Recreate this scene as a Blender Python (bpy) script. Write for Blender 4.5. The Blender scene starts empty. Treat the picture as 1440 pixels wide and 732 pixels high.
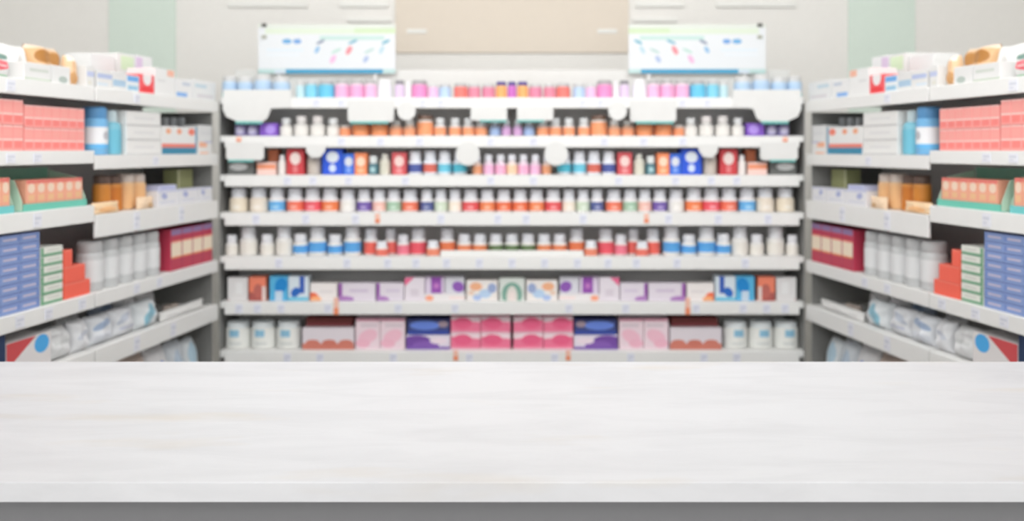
import bpy, bmesh, math, random
from mathutils import Vector, Matrix

random.seed(7)
S = bpy.context.scene
COL = S.collection
F, CX, CY, EZ = 1250.0, 720.0, 210.0, 1.40      # focal length, vanishing point (pixels of 1440x732), eye height
TH = math.atan2(1.0, 0.132)                      # direction of the side units' fronts
X0 = -0.989                                      # where a side unit's front meets the back unit (y = 3)
PI = math.pi


def PX(px, d): return (px - CX) * d / F
def PZ(py, d): return EZ - (py - CY) * d / F


# ------------------------------------------------------------------ materials
def lin(c):
    return tuple((v / 255 / 12.92) if v / 255 <= 0.04045 else ((v / 255 + 0.055) / 1.055) ** 2.4 for v in c)


MATS = {}


def mat(c, rough=0.5, spec=0.3, metal=0.0):
    k = (tuple(c), rough, spec, metal)
    if k in MATS: return MATS[k]
    m = bpy.data.materials.new('paint_%d_%d_%d' % tuple(c)); m.use_nodes = True
    nt = m.node_tree; b = nt.nodes['Principled BSDF']
    n = nt.nodes.new('ShaderNodeTexNoise'); n.inputs['Scale'].default_value = 35
    tc = nt.nodes.new('ShaderNodeTexCoord'); nt.links.new(tc.outputs['Object'], n.inputs['Vector'])
    mp = nt.nodes.new('ShaderNodeMapRange'); mp.inputs['To Min'].default_value = 0.965; mp.inputs['To Max'].default_value = 1.0
    nt.links.new(n.outputs['Fac'], mp.inputs['Value'])
    mx = nt.nodes.new('ShaderNodeMix'); mx.data_type = 'RGBA'; mx.blend_type = 'MULTIPLY'; mx.inputs['Factor'].default_value = 1
    mx.inputs['A'].default_value = (*lin(c), 1)
    nt.links.new(mp.outputs['Result'], mx.inputs['B'])
    nt.links.new(mx.outputs['Result'], b.inputs['Base Color'])
    b.inputs['Roughness'].default_value = rough
    b.inputs['Specular IOR Level'].default_value = spec
    b.inputs['Metallic'].default_value = metal
    MATS[k] = m
    return m


def design(base, prims, rough=0.45):
    """printed surface: shapes laid over a base colour in the printed face's own UV"""
    k = ('d', tuple(base), repr(prims), rough)
    if k in MATS: return MATS[k]
    m = bpy.data.materials.new('print_%d' % len(MATS)); m.use_nodes = True
    nt = m.node_tree; N = nt.nodes; L = nt.links; b = N['Principled BSDF']
    b.inputs['Roughness'].default_value = rough; b.inputs['Specular IOR Level'].default_value = 0.3
    uv = N.new('ShaderNodeUVMap'); uv.uv_map = 'UVMap'
    sep = N.new('ShaderNodeSeparateXYZ'); L.new(uv.outputs['UV'], sep.inputs[0])
    cur = None

    def math_(op, a, bb=None, c=None):
        n = N.new('ShaderNodeMath'); n.operation = op
        for i, v in enumerate((a, bb, c)):
            if v is None: continue
            if isinstance(v, (int, float)): n.inputs[i].default_value = v
            else: L.new(v, n.inputs[i])
        return n.outputs[0]
    for p in prims:
        t = p[0]
        if t == 'r':
            u0, v0, u1, v1 = p[1:5]
            a = math_('COMPARE', sep.outputs[0], (u0 + u1) / 2, abs(u1 - u0) / 2)
            c = math_('COMPARE', sep.outputs[1], (v0 + v1) / 2, abs(v1 - v0) / 2)
            mask = math_('MULTIPLY', a, c)
        elif t == 'e':
            u, v, ru, rv, rot = p[1:6]
            mp = N.new('ShaderNodeMapping'); mp.vector_type = 'TEXTURE'
            mp.inputs['Location'].default_value = (u, v, 0); mp.inputs['Rotation'].default_value = (0, 0, rot)
            mp.inputs['Scale'].default_value = (ru, rv, 1)
            L.new(uv.outputs['UV'], mp.inputs['Vector'])
            ln = N.new('ShaderNodeVectorMath'); ln.operation = 'LENGTH'; L.new(mp.outputs[0], ln.inputs[0])
            mask = math_('LESS_THAN', ln.outputs['Value'], 1.0)
        else:                                   # half plane a*u + b*v > c
            a, bb, c = p[1:4]
            mask = math_('GREATER_THAN', math_('ADD', math_('MULTIPLY', sep.outputs[0], a), math_('MULTIPLY', sep.outputs[1], bb)), c)
        mx = N.new('ShaderNodeMix'); mx.data_type = 'RGBA'
        L.new(mask, mx.inputs['Factor'])
        if cur is None: mx.inputs['A'].default_value = (*lin(base), 1)
        else: L.new(cur, mx.inputs['A'])
        mx.inputs['B'].default_value = (*lin(p[-1]), 1)
        cur = mx.outputs['Result']
    if cur is None: b.inputs['Base Color'].default_value = (*lin(base), 1)
    else: L.new(cur, b.inputs['Base Color'])
    MATS[k] = m
    return m


# ------------------------------------------------------------------ mesh helpers
def link(name, bm, mats, parent=None, loc=(0, 0, 0), rotz=0.0, smooth=False):
    me = bpy.data.meshes.new(name)
    bm.to_mesh(me); bm.free()
    for m in (mats if isinstance(mats, (list, tuple)) else [mats]): me.materials.append(m)
    if smooth:
        for p in me.polygons: p.use_smooth = True
        try: me.set_sharp_from_angle(angle=math.radians(38))
        except Exception: pass
    o = bpy.data.objects.new(name, me); COL.objects.link(o)
    o.location = loc; o.rotation_euler = (0, 0, rotz)
    if parent: o.parent = parent
    return o


def tag(o, label, cat, group=None):
    o['label'] = label; o['category'] = cat
    if group: o['group'] = group
    return o


def structure(o): o['kind'] = 'structure'; return o


def empty(name, loc, rotz=0.0):
    o = bpy.data.objects.new(name, None); COL.objects.link(o)
    o.empty_display_size = 0.02; o.location = loc; o.rotation_euler = (0, 0, rotz)
    return o


def bm_box(x0, x1, y0, y1, z0, z1, bevel=0.0, flip=False):
    """box; the -y face carries UV 0..1 and material slot 1, the rest slot 0"""
    bm = bmesh.new(); uvl = bm.loops.layers.uv.new('UVMap')
    v = [bm.verts.new((x, y, z)) for x in (x0, x1) for y in (y0, y1) for z in (z0, z1)]
    for q in ((0, 4, 5, 1), (4, 6, 7, 5), (6, 2, 3, 7), (2, 0, 1, 3), (1, 5, 7, 3), (0, 2, 6, 4)):
        bm.faces.new([v[i] for i in q])
    if bevel:
        bmesh.ops.bevel(bm, geom=bm.edges[:], offset=bevel, segments=2, affect='EDGES', profile=0.5)
    bm.normal_update()
    for f in bm.faces:
        f.material_index = 1 if f.normal.y < -0.9 else 0
        for l in f.loops:
            u = (l.vert.co.x - x0) / max(x1 - x0, 1e-6); w = (l.vert.co.z - z0) / max(z1 - z0, 1e-6)
            l[uvl].uv = (1 - u if flip else u, w)
    return bm


def bm_lathe(prof, seg=28):
    """closed revolve of (radius, z) pairs; UV u runs round (0.5 at the front), v with height"""
    bm = bmesh.new(); uvl = bm.loops.layers.uv.new('UVMap')
    rings = []
    for r, z in prof:
        if r <= 1e-6: rings.append([bm.verts.new((0, 0, z))])
        else: rings.append([bm.verts.new((r * math.sin(2 * PI * i / seg), r * math.cos(2 * PI * i / seg), z)) for i in range(seg)])
    z0, z1 = min(p[1] for p in prof), max(p[1] for p in prof)
    for a, b in zip(rings, rings[1:]):
        for i in range(seg):
            j = (i + 1) % seg
            q = [a[0] if len(a) == 1 else a[i], b[0] if len(b) == 1 else b[i]]
            if len(b) > 1: q.append(b[j])
            if len(a) > 1: q.append(a[j])
            if len(q) < 3: continue
            f = bm.faces.new(q)
            for l in f.loops:
                k = i if (l.vert in (a[i % len(a)], b[i % len(b)])) else i + 1
                l[uvl].uv = (1 - k / seg, (l.vert.co.z - z0) / (z1 - z0))
    bmesh.ops.recalc_face_normals(bm, faces=bm.faces[:])
    return bm


def bm_prism(pts, y0, y1, bevel=0.0):
    """outline in x/z pushed from y0 to y1"""
    bm = bmesh.new(); bm.loops.layers.uv.new('UVMap')
    a = [bm.verts.new((x, y0, z)) for x, z in pts]; b = [bm.verts.new((x, y1, z)) for x, z in pts]
    bm.faces.new(a); bm.faces.new(b[::-1])
    n = len(pts)
    for i in range(n): bm.faces.new((a[i], b[i], b[(i + 1) % n], a[(i + 1) % n]))
    bmesh.ops.recalc_face_normals(bm, faces=bm.faces[:])
    return bm


# ------------------------------------------------------------------ products
WHITE = (243, 243, 243)
CAP = (238, 240, 246)


def bottle(name, loc, rotz, r, h, body, cap, label, kind='vitamin', flip=False, lab=None, prims=None, rough=0.35):
    root = empty(name, loc, rotz)
    if kind == 'vitamin':
        hb, hs, c0, rc, l0, l1 = 0.50, 0.61, 0.57, 0.80, 0.07, 0.46
    elif kind == 'jar':
        hb, hs, c0, rc, l0, l1 = 0.70, 0.77, 0.76, 0.92, 0.05, 0.66
    elif kind == 'slim':
        hb, hs, c0, rc, l0, l1 = 0.60, 0.74, 0.72, 0.62, 0.06, 0.56
    else:                                       # 'squat': wide cap, neck gap
        hb, hs, c0, rc, l0, l1 = 0.52, 0.60, 0.68, 0.72, 0.05, 0.48
    if lab: l0, l1 = lab
    rn = r * rc * 0.86
    prof = [(0, 0), (r * 0.9, 0), (r * 0.97, h * 0.012), (r, h * 0.035), (r, h * hb)]
    for i in range(1, 5):
        t = i / 4 * PI / 2
        prof.append((rn + (r - rn) * math.cos(t), h * (hb + (hs - hb) * math.sin(t))))
    prof += [(rn, h * (c0 + 0.05)), (0, h * (c0 + 0.05))]
    link('bottle_body', bm_lathe(prof), mat(body, rough), root, smooth=True)
    R = r * rc
    cp = [(0, h * c0), (R * 0.97, h * c0), (R, h * (c0 + 0.012))]
    if kind == 'vitamin':                       # ribbed skirt reads as two steps
        cp += [(R, h * 0.88), (R * 0.985, h * 0.90), (R * 0.97, h * 0.965)]
    else:
        cp += [(R, h * 0.95)]
    cp += [(R * 0.92, h * 0.99), (R * 0.84, h), (0, h)]
    link('cap', bm_lathe(cp), mat(cap, 0.4), root, smooth=True)
    if label:
        rl = r + 0.0005
        lp = [(r * 0.99, h * l0), (rl, h * l0), (rl, h * l1), (r * 0.99, h * l1)]
        bm = bm_lathe(lp)
        if flip:
            ul = bm.loops.layers.uv.active
            for f in bm.faces:
                for l in f.loops: l[ul].uv = (1 - l[ul].uv[0], l[ul].uv[1])
        link('label', bm, design(label, prims or [], 0.45), root, smooth=True)
    return root


def carton(name, loc, rotz, w, d, h, base, prims=(), flip=False, side=None):
    bm = bm_box(-w / 2, w / 2, 0, d, 0, h, min(0.0012, h * 0.06), flip)
    return link(name, bm, [mat(side or base, 0.5), design(base, list(prims))], None, loc, rotz)


def pouch(name, loc, rotz, w, h, t, base, prims=(), flip=False, tilt=0.12, seed=1, lie=False):
    """sealed pillow pack with crimped ends, standing and leaning back, or lying flat"""
    bm = bmesh.new(); uvl = bm.loops.layers.uv.new('UVMap')
    rnd = random.Random(seed); ph = [rnd.uniform(0, 6.28) for _ in range(6)]
    nu, nv = 18, 18
    co = {}
    for s in (0, 1):
        for i in range(nu + 1):
            for j in range(nv + 1):
                edge = i in (0, nu) or j in (0, nv)
                if s == 1 and edge: co[1, i, j] = co[0, i, j]; continue
                u, v = i / nu, j / nv
                e = max(0.0, 1 - abs(2 * u - 1) ** 3.0) ** 0.55 * max(0.0, 1 - abs(2 * v - 1) ** 3.4) ** 0.6
                th = t / 2 * e
                wr = 0.10 * t * math.sin(9 * u + 5 * v + ph[0]) * math.sin(7 * v - 4 * u + ph[1]) * e
                pin = 1 - 0.05 * math.sin(PI * v) * abs(2 * u - 1)
                x = (u - 0.5) * w * pin + 0.01 * w * math.sin(11 * v + ph[2])
                z = v * h + 0.012 * h * math.sin(8 * u + ph[3]) * (1 if v > .5 else 0)
                y = (-th if s == 0 else th) + wr
                co[s, i, j] = bm.verts.new((-x if flip else x, y, z))
    for s in (0, 1):
        for i in range(nu):
            for j in range(nv):
                q = [(i, j), (i + 1, j), (i + 1, j + 1), (i, j + 1)]
                f = bm.faces.new([co[s, a, b] for a, b in q])
                f.material_index = 1 if s == 0 else 0
                for l, (a, b) in zip(f.loops, q): l[uvl].uv = (a / nu, b / nv)
    bmesh.ops.recalc_face_normals(bm, faces=bm.faces[:])
    if lie: bmesh.ops.transform(bm, matrix=Matrix.Rotation(-(PI / 2 - tilt), 4, 'X'), verts=bm.verts[:])
    else: bmesh.ops.transform(bm, matrix=Matrix.Rotation(-tilt, 4, 'X'), verts=bm.verts[:])
    z = min(v.co.z for v in bm.verts); y = min(v.co.y for v in bm.verts)
    for v in bm.verts: v.co.z -= z; v.co.y -= y
    return link(name, bm, [mat(base, 0.35), design(base, list(prims), 0.35)], None, loc, rotz, smooth=True)


ORD = ['', 'first', 'second', 'third', 'fourth', 'fifth', 'sixth', 'seventh', 'eighth', 'ninth', 'tenth', 'eleventh', 'twelfth',
       'thirteenth', 'fourteenth', 'fifteenth', 'sixteenth', 'seventeenth', 'eighteenth', 'nineteenth', 'twentieth', 'twenty-first']

# ------------------------------------------------------------------ the room
WALLC = (246, 244, 240)
ROOM_Y0, ROOM_Y1, HALF, CEIL = -2.6, 3.75, 2.2, 2.75


def slab(name, x0, x1, y0, y1, z0, z1, m, bevel=0):
    return structure(link(name, bm_box(x0, x1, y0, y1, z0, z1, bevel), [m, m]))


def tile_mat():
    m = bpy.data.materials.new('floor_tiles'); m.use_nodes = True
    nt = m.node_tree; b = nt.nodes['Principled BSDF']
    tc = nt.nodes.new('ShaderNodeTexCoord'); br = nt.nodes.new('ShaderNodeTexBrick')
    br.offset = 0; br.inputs['Scale'].default_value = 1.6; br.inputs['Mortar Size'].default_value = 0.006
    br.inputs['Color1'].default_value = (.72, .72, .70, 1); br.inputs['Color2'].default_value = (.69, .69, .67, 1); br.inputs['Mortar'].default_value = (.4, .4, .4, 1)
    br.inputs['Brick Width'].default_value = 1; br.inputs['Row Height'].default_value = 1
    nt.links.new(tc.outputs['Object'], br.inputs['Vector']); nt.links.new(br.outputs['Color'], b.inputs['Base Color'])
    b.inputs['Roughness'].default_value = 0.35
    return m


wm = mat(WALLC, 0.8, 0.1)
slab('floor', -HALF - .1, HALF + .1, ROOM_Y0, ROOM_Y1 + .1, -0.1, 0, tile_mat())
slab('ceiling', -HALF - .1, HALF + .1, ROOM_Y0, ROOM_Y1 + .1, CEIL, CEIL + .1, mat((245, 245, 243), 0.9, 0.1))
slab('wall_left', -HALF - .1, -HALF, ROOM_Y0, ROOM_Y1 + .1, 0, CEIL, wm)
slab('wall_right', HALF, HALF + .1, ROOM_Y0, ROOM_Y1 + .1, 0, CEIL, wm)
slab('wall_back', -HALF, HALF, ROOM_Y1, ROOM_Y1 + .1, 0, CEIL, wm)
n = 1
WD = ROOM_Y1 - 0.012
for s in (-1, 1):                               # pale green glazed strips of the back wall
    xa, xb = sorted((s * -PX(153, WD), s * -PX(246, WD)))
    slab('trim_and_glint_%d' % n, xa, xb, ROOM_Y1 - .012, ROOM_Y1, 0, CEIL, mat((226, 240, 230), 0.3, 0.4)); n += 1
    for (pa, pb, pya, pyb) in ((320, 433, 3, 10), (478, 546, 3, 10), (488, 550, 25, 31), (572, 600, 41, 47)):   # white bars standing in for lights reflected in glass
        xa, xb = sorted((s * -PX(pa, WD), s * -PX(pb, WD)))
        slab('trim_and_glint_%d' % n, xa, xb, ROOM_Y1 - .016, ROOM_Y1, PZ(pyb, WD), PZ(pya, WD), mat((246, 246, 242), 0.5), 0.003); n += 1
slab('trim_and_glint_%d' % n, PX(556, WD), PX(884, WD), ROOM_Y1 - .012, ROOM_Y1, PZ(74, WD), CEIL, mat((236, 225, 211), 0.8, 0.1)); n += 1

# ------------------------------------------------------------------ the counter
def marble():
    m = bpy.data.materials.new('white_marble'); m.use_nodes = True
    nt = m.node_tree; N = nt.nodes; L = nt.links; b = N['Principled BSDF']
    tc = N.new('ShaderNodeTexCoord'); mp = N.new('ShaderNodeMapping')
    mp.inputs['Scale'].default_value = (2.2, 8, 8); mp.inputs['Rotation'].default_value = (0, 0, 0.16)
    L.new(tc.outputs['Object'], mp.inputs['Vector'])
    n1 = N.new('ShaderNodeTexNoise'); n1.inputs['Scale'].default_value = 2.2; n1.inputs['Detail'].default_value = 5; n1.inputs['Roughness'].default_value = 0.6; n1.inputs['Distortion'].default_value = 0.6
    L.new(mp.outputs[0], n1.inputs['Vector'])
    r1 = N.new('ShaderNodeValToRGB')
    r1.color_ramp.elements[0].position = 0.30; r1.color_ramp.elements[0].color = (*lin((200, 200, 203)), 1)
    r1.color_ramp.elements[1].position = 0.60; r1.color_ramp.elements[1].color = (*lin((208, 208, 211)), 1)
    L.new(n1.outputs['Fac'], r1.inputs['Fac'])
    n2 = N.new('ShaderNodeTexNoise'); n2.inputs['Scale'].default_value = 1.6; n2.inputs['Detail'].default_value = 3
    L.new(mp.outputs[0], n2.inputs['Vector'])
    r2 = N.new('ShaderNodeValToRGB')
    r2.color_ramp.elements[0].position = 0.60; r2.color_ramp.elements[0].color = (0, 0, 0, 1)
    r2.color_ramp.elements[1].position = 0.78; r2.color_ramp.elements[1].color = (1, 1, 1, 1)
    L.new(n2.outputs['Fac'], r2.inputs['Fac'])
    mx = N.new('ShaderNodeMix'); mx.data_type = 'RGBA'; mx.blend_type = 'MULTIPLY'
    sc = N.new('ShaderNodeMath'); sc.operation = 'MULTIPLY'; sc.inputs[1].default_value = 0.8
    L.new(r2.outputs['Color'], sc.inputs[0]); L.new(sc.outputs[0], mx.inputs['Factor'])
    L.new(r1.outputs['Color'], mx.inputs['A']); mx.inputs['B'].default_value = (*lin((250, 243, 232)), 1)
    L.new(mx.outputs['Result'], b.inputs['Base Color'])
    b.inputs['Roughness'].default_value = 0.45; b.inputs['Specular IOR Level'].default_value = 0.25
    return m


CH = 0.36
dn = CH * F / (678 - CY); df = CH * F / (508 - CY); zt = EZ - CH; th = (706 - 678) * dn / F
ct = tag(empty('marble_counter', (0, dn + 0.3, 0)), 'white marble topped counter across the foreground on a grey base', 'counter')
link('countertop', bm_box(-1.7, 1.7, dn - (dn + .3), df - (dn + .3), zt - th, zt, 0.0012), [marble()] * 2, ct)
gm = mat((117, 117, 119), 0.6, 0.2)
link('front_panel', bm_box(-1.64, 1.64, -0.3 + 0.024, -0.3 + 0.06, 0.08, zt - th), [gm, gm], ct)
for x in (-1.63, 1.63):
    link('side_panel', bm_box(x - .0101, x + .0099, -0.3 + 0.06, df - dn - .36, 0.08, zt - th), [gm, gm], ct)
link('plinth', bm_box(-1.6, 1.6, -0.3 + .12, df - dn - .38, 0, 0.08), [mat((90, 90, 92))] * 2, ct)

# ------------------------------------------------------------------ the back shelving unit
GREY = mat((222, 222, 220), 0.7, 0.2)
STEEL = mat((240, 240, 238), 0.45, 0.3)
DGREY = mat((140, 140, 138), 0.7, 0.2)
STRIP = mat((241, 241, 239), 0.4, 0.3)
TAGW = mat((226, 229, 244), 0.5)
TAGO = mat((244, 170, 145), 0.5)
D = 3.0
ROWS = [(137, 152), (191, 207), (246, 262), (299, 317), (361, 379), (425, 442), (494, 512)]
HX = PX(1126, D)
bu = tag(empty('shelving_unit', (0, 3.2, 0)), 'wide white shelving unit with seven shelves facing the counter across the back', 'shelves')
oy = -3.2
link('back_panel', bm_box(-.992, .992, 3.22 + oy, 3.235 + oy, 0, PZ(137, D)), [GREY, GREY], bu)
link('top_rail', bm_box(PX(330, 3.22), PX(1110, 3.22), 3.217 + oy, 3.238 + oy, PZ(137, D), PZ(98, 3.22), 0.003), [mat((226, 226, 223))] * 2, bu)
for s in (-1, 1):
    link('side_panel', bm_box(s * .990 - .002, s * .990 + .002, 3.012 + oy, 3.22 + oy, 0, PZ(140, D)), [DGREY, DGREY], bu)
link('plinth', bm_box(-HX + .01, HX - .01, 3.05 + oy, 3.21 + oy, 0, PZ(520, D) - 0.2), [STEEL, STEEL], bu)
TAGX = [(445, 480, 595, 620), (480, 535, 590, 690), (404, 440, 490, 570, 690), (360, 430, 500, 620, 700),
        (392, 488, 545, 585, 628, 674, 720), (336, 362, 395, 461, 560, 640), (404, 450, 553, 660)]
SALE = {3: [(531, 300, 313)], 5: [(473, 418, 442)], 6: [(641, 492, 506)], 1: [(336, 192, 199)]}
BZ = []
for i, (ya, yb) in enumerate(ROWS):
    z1, z0 = PZ(ya, D), PZ(yb, D); BZ.append(z1)
    xe = HX - (0.004 if i else 0)
    sh = link('shelf', bm_box(-.987, .987, 3.008 + oy, 3.22 + oy, z1 - 0.02, z1), [STEEL, STEEL], bu)
    link('price_strip', bm_box(-xe, xe, 3.0 + oy, 3.008 + oy, z0, z1, 0.0015), [STRIP, STRIP], sh)
    xs = set()
    for x in TAGX[i]: xs |= {x, 1440 - x}
    for x in sorted(xs):
        c = PX(x, D)
        link('price_tag', bm_box(c - .012, c + .012, 2.9985 + oy, 3.0 + oy, z0 + .006, z1 - .006), [TAGW, design((233, 235, 246), [('r', .1, .55, .9, .75, (208, 211, 226)), ('r', .1, .2, .6, .4, (216, 218, 230))])], sh)
    for (x, a, b) in SALE.get(i, []):
        for xx in (x, 1440 - x):
            c = PX(xx, D)
            link('sale_tag', bm_box(c - .008, c + .008, 2.997 + oy, 2.9985 + oy, PZ(b, D), PZ(a, D)), [TAGO, design((248, 200, 180), [('r', 0, 0, 1, .4, (245, 150, 110))])], sh)

BF = 3.03                                       # front of the goods on the back shelves


class Row:
    """goods of one back shelf: specs in left-half pixels, mirrored about x = 720, then labelled in order"""
    def __init__(s, i, name): s.i = i; s.items = []; s.name = name; s.z = BZ[i] + 0.0004

    def bot(s, nm, x, w, yt, body, cap, label, desc, kind='vitamin', cat='bottle', front=BF, **k):
        for f in (False, True):
            xx = 1440 - x if f else x
            if f and abs(x - 720) < 0.6: continue
            r = w / 2 * (front + .03) / F; dc = front + r
            o = bottle(nm, (PX(xx, dc), dc, s.z), 0, r, PZ(yt, dc) - s.z, body, cap, label, kind, flip=f, **k)
            s.items.append((xx, o, desc, cat))

    def car(s, nm, xa, xb, yt, base, prims, desc, cat='carton', front=BF, dep=0.10, zb=None, side=None):
        for f in (False, True):
            c = (xa + xb) / 2
            if f and abs(c - 720) < 0.6: continue
            xx = 1440 - c if f else c
            z = s.z if zb is None else zb
            o = carton(nm, (PX(xx, front), front, z), 0, (xb - xa) * front / F - 0.0006, dep, PZ(yt, front) - z, base, prims, f, side)
            s.items.append((xx, o, desc, cat))

    def done(s):
        s.items.sort(key=lambda t: t[0])
        n = len(s.items)
        for k, (x, o, desc, cat) in enumerate(s.items):
            if k + 1 <= (n + 1) // 2: w = ORD[k + 1] + ' from left'
            else: w = ORD[n - k] + ' from right'
            if k == 0: w = 'at left end'
            if k == n - 1: w = 'at right end'
            tag(o, '%s, %s on %s' % (desc, w, s.name), cat, 'goods on the ' + s.name)


DK = (112, 112, 118)
# --- shelf 1 (top)
R = Row(0, 'top back shelf')
for x, w, yt in ((323, 20, 107), (345, 22, 108), (370, 24, 105), (396, 24, 108)):
    R.bot('cream_jar', x, w, yt, (200, 218, 236), (214, 214, 214), (186, 212, 238), 'pale blue jar with grey lid behind white card', 'jar', 'jar', prims=[('r', 0, 0, 1, .3, (130, 210, 215))])
R.bot('cream_jar', 422.5, 11.5, 114, (205, 228, 232), (214, 214, 214), (196, 226, 232), 'narrow pale teal jar with grey lid', 'jar', 'jar')
R.bot('cream_jar', 438, 17, 113, (150, 214, 232), (205, 206, 208), (136, 210, 234), 'light cyan jar with grey lid', 'jar', 'jar')
R.bot('cream_jar', 459, 22, 113, (130, 205, 230), (188, 188, 190), (110, 200, 232), 'bright cyan jar with grey lid', 'jar', 'jar')
for x, w, c in ((481, 20, (244, 182, 218)), (502, 20, (243, 176, 216)), (521, 17, (247, 190, 224))):
    R.bot('cream_jar', x, w, 112, (246, 214, 232), (190, 188, 188), c, 'pink jar with grey lid', 'jar', 'jar')
R.bot('cream_jar', 541, 20, 112, (244, 243, 246), (242, 242, 244), (241, 241, 247), 'plain white jar', 'jar', 'jar')
R.bot('medicine_bottle', 562, 13, 113, (232, 214, 236), (150, 146, 152), (228, 206, 234), 'slim lilac bottle with dark cap', 'jar')
R.bot('medicine_bottle', 574, 8, 114, (245, 240, 246), (244, 240, 244), None, 'very slim white bottle', 'slim')
R.bot('cream_jar', 590, 22, 113, (240, 160, 206), (180, 176, 178), (238, 150, 202), 'deep pink jar with grey lid', 'jar', 'jar')
R.bot('cream_jar', 609, 14, 118, (244, 196, 228), (214, 214, 214), (246, 196, 230), 'small light pink jar', 'jar', 'jar')
R.bot('cream_jar', 626, 17, 118, (190, 214, 238), (205, 206, 208), (188, 212, 240), 'small pale blue jar', 'jar', 'jar')
R.bot('cream_jar', 648, 19, 117, (240, 140, 130), (196, 196, 196), (241, 128, 120), 'small red jar with grey lid', 'jar', 'jar')
R.bot('cream_jar', 667, 17, 118, (228, 150, 168), (202, 202, 202), (226, 142, 164), 'small rose jar with grey lid', 'jar', 'jar')
R.bot('cream_jar', 687, 18, 118, (228, 150, 172), (206, 206, 206), (224, 140, 168), 'small rose jar with grey lid', 'jar', 'jar')
R.bot('cream_jar', 705, 15, 115, (250, 190, 130), (96, 84, 150), (250, 178, 112), 'orange jar with navy cap', 'jar', 'jar')
R.bot('cream_jar', 720, 12, 115, (214, 130, 206), (96, 84, 150), (206, 116, 200), 'magenta jar with navy cap', 'jar', 'jar')
R.done()

# --- shelf 2
R = Row(1, 'second back shelf')
for x in (339, 356):
    R.bot('supplement_jar', x, 16, 170, (126, 112, 156), (96, 118, 116), (150, 142, 186), 'lavender jar with dark lid', 'jar', 'jar', prims=[('e', .5, .5, .12, .35, 0, (205, 200, 225))])
R.car('medicine_carton', 365, 390, 173, (134, 92, 196), [('e', .6, .5, .28, .36, 0, (180, 150, 232))], 'purple carton with pale centre', dep=.07)
for x, w, yt, cap in ((402.5, 17, 166, (226, 228, 228)), (424, 20, 163, (232, 228, 226)), (447, 20, 163, (234, 228, 226)), (469, 18, 166, (226, 228, 228))):
    R.bot('supplement_jar', x, w, yt, (222, 220, 216), cap, (236, 233, 228), 'white jar with white screw lid', 'squat', 'jar')
OR = (244, 160, 112)
R.bot('supplement_jar', 486, 15, 176, (240, 170, 130), (206, 200, 194), (244, 158, 116), 'small orange jar with pale lid', 'jar', 'jar')
for x in (508, 534):
    R.bot('supplement_jar', x, 24, 170, (238, 168, 126), (150, 150, 142), OR, 'wide orange jar with grey lid', 'jar', 'jar', lab=(.05, .7))
R.bot('supplement_jar', 557, 18, 169, (234, 196, 172), (204, 206, 204), (244, 166, 126), 'slim orange jar with pale lid', 'squat', 'jar')
R.bot('supplement_jar', 576, 17, 169, (234, 196, 172), (214, 216, 214), (244, 170, 130), 'slim orange jar with pale lid', 'squat', 'jar')
R.bot('supplement_jar', 598, 23, 162, (226, 218, 212), (128, 104, 92), (246, 166, 120), 'tall orange jar with brown lid', 'jar', 'jar')
for x in (619, 640, 659, 677):
    R.bot('supplement_jar', x, 17, 166, (226, 224, 222), (226, 229, 230), (244, 166, 124), 'orange jar with white lid', 'squat', 'jar')
R.bot('supplement_jar', 696, 15, 168, (176, 190, 214), (196, 204, 206), (166, 190, 228), 'light blue jar with pale lid', 'squat', 'jar')
R.bot('supplement_jar', 712, 13, 168, (206, 180, 210), (200, 208, 208), (214, 170, 214), 'lilac jar with pale lid', 'squat', 'jar')
R.done()

# --- shelf 3
R = Row(2, 'third back shelf')
R.car('medicine_carton', 320, 357, 227, (112, 114, 112), [('e', .42, .62, .34, .26, 0, (232, 233, 233))], 'dark stand-in for shade with white lid oval', dep=.08)  # dark face stands in for shade under the card, oval for a white lid
R.car('medicine_carton', 361, 388, 228, (248, 214, 205), [('r', 0, .45, 1, .85, (245, 160, 125))], 'small pink carton with orange band', dep=.06)
R.car('medicine_carton', 377, 391, 210, (246, 150, 110), [('r', 0, 0, 1, .3, (250, 205, 190))], 'upright orange carton set behind others', front=BF + .07, dep=.05)
R.bot('medicine_bottle', 397, 11, 218, (244, 238, 234), (242, 240, 240), None, 'slim white bottle beside red carton', 'slim')
R.car('medicine_carton', 403, 427.5, 209, (208, 72, 78), [('e', .5, .62, .3, .24, 0, (240, 222, 216)), ('r', .36, .08, .64, .34, (226, 130, 132))], 'red carton with white disc', dep=.07)
R.bot('supplement_jar', 442, 19, 216, (196, 188, 178), (226, 224, 220), (206, 196, 186), 'beige grey jar', 'jar', 'jar')
R.car('medicine_carton', 453, 482, 209, (48, 92, 216), [('e', .5, .68, .3, .22, 0, (225, 232, 240)), ('e', .5, .25, .17, .15, 0, (215, 228, 250))], 'royal blue carton with two white discs', dep=.07)
R.car('medicine_carton', 482.5, 498, 216, (64, 116, 222), [('e', .5, .62, .36, .22, 0, (222, 226, 234)), ('r', .3, .1, .7, .35, (130, 165, 235))], 'narrow blue carton with pale disc', dep=.06)
R.car('medicine_carton', 498.5, 516, 215, (246, 146, 100), [('e', .5, .6, .34, .22, 0, (250, 222, 196)), ('r', .25, .08, .75, .3, (250, 190, 150))], 'narrow orange carton with cream disc', dep=.06)
R.bot('medicine_bottle', 525, 14, 219, (90, 128, 138), (234, 240, 240), (84, 128, 140), 'dark teal bottle with white cap', 'vitamin', prims=[('r', .42, .15, .58, .85, (170, 205, 210))])
R.bot('medicine_bottle', 541.5, 15, 216, (226, 224, 210), (228, 228, 218), (222, 220, 204), 'pale green grey bottle', 'slim')
R.car('medicine_carton', 551, 571.5, 214, (214, 92, 98), [('e', .5, .6, .32, .24, 0, (246, 216, 210)), ('r', .3, .06, .7, .3, (232, 150, 152))], 'small red carton with white disc', dep=.06)
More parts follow.
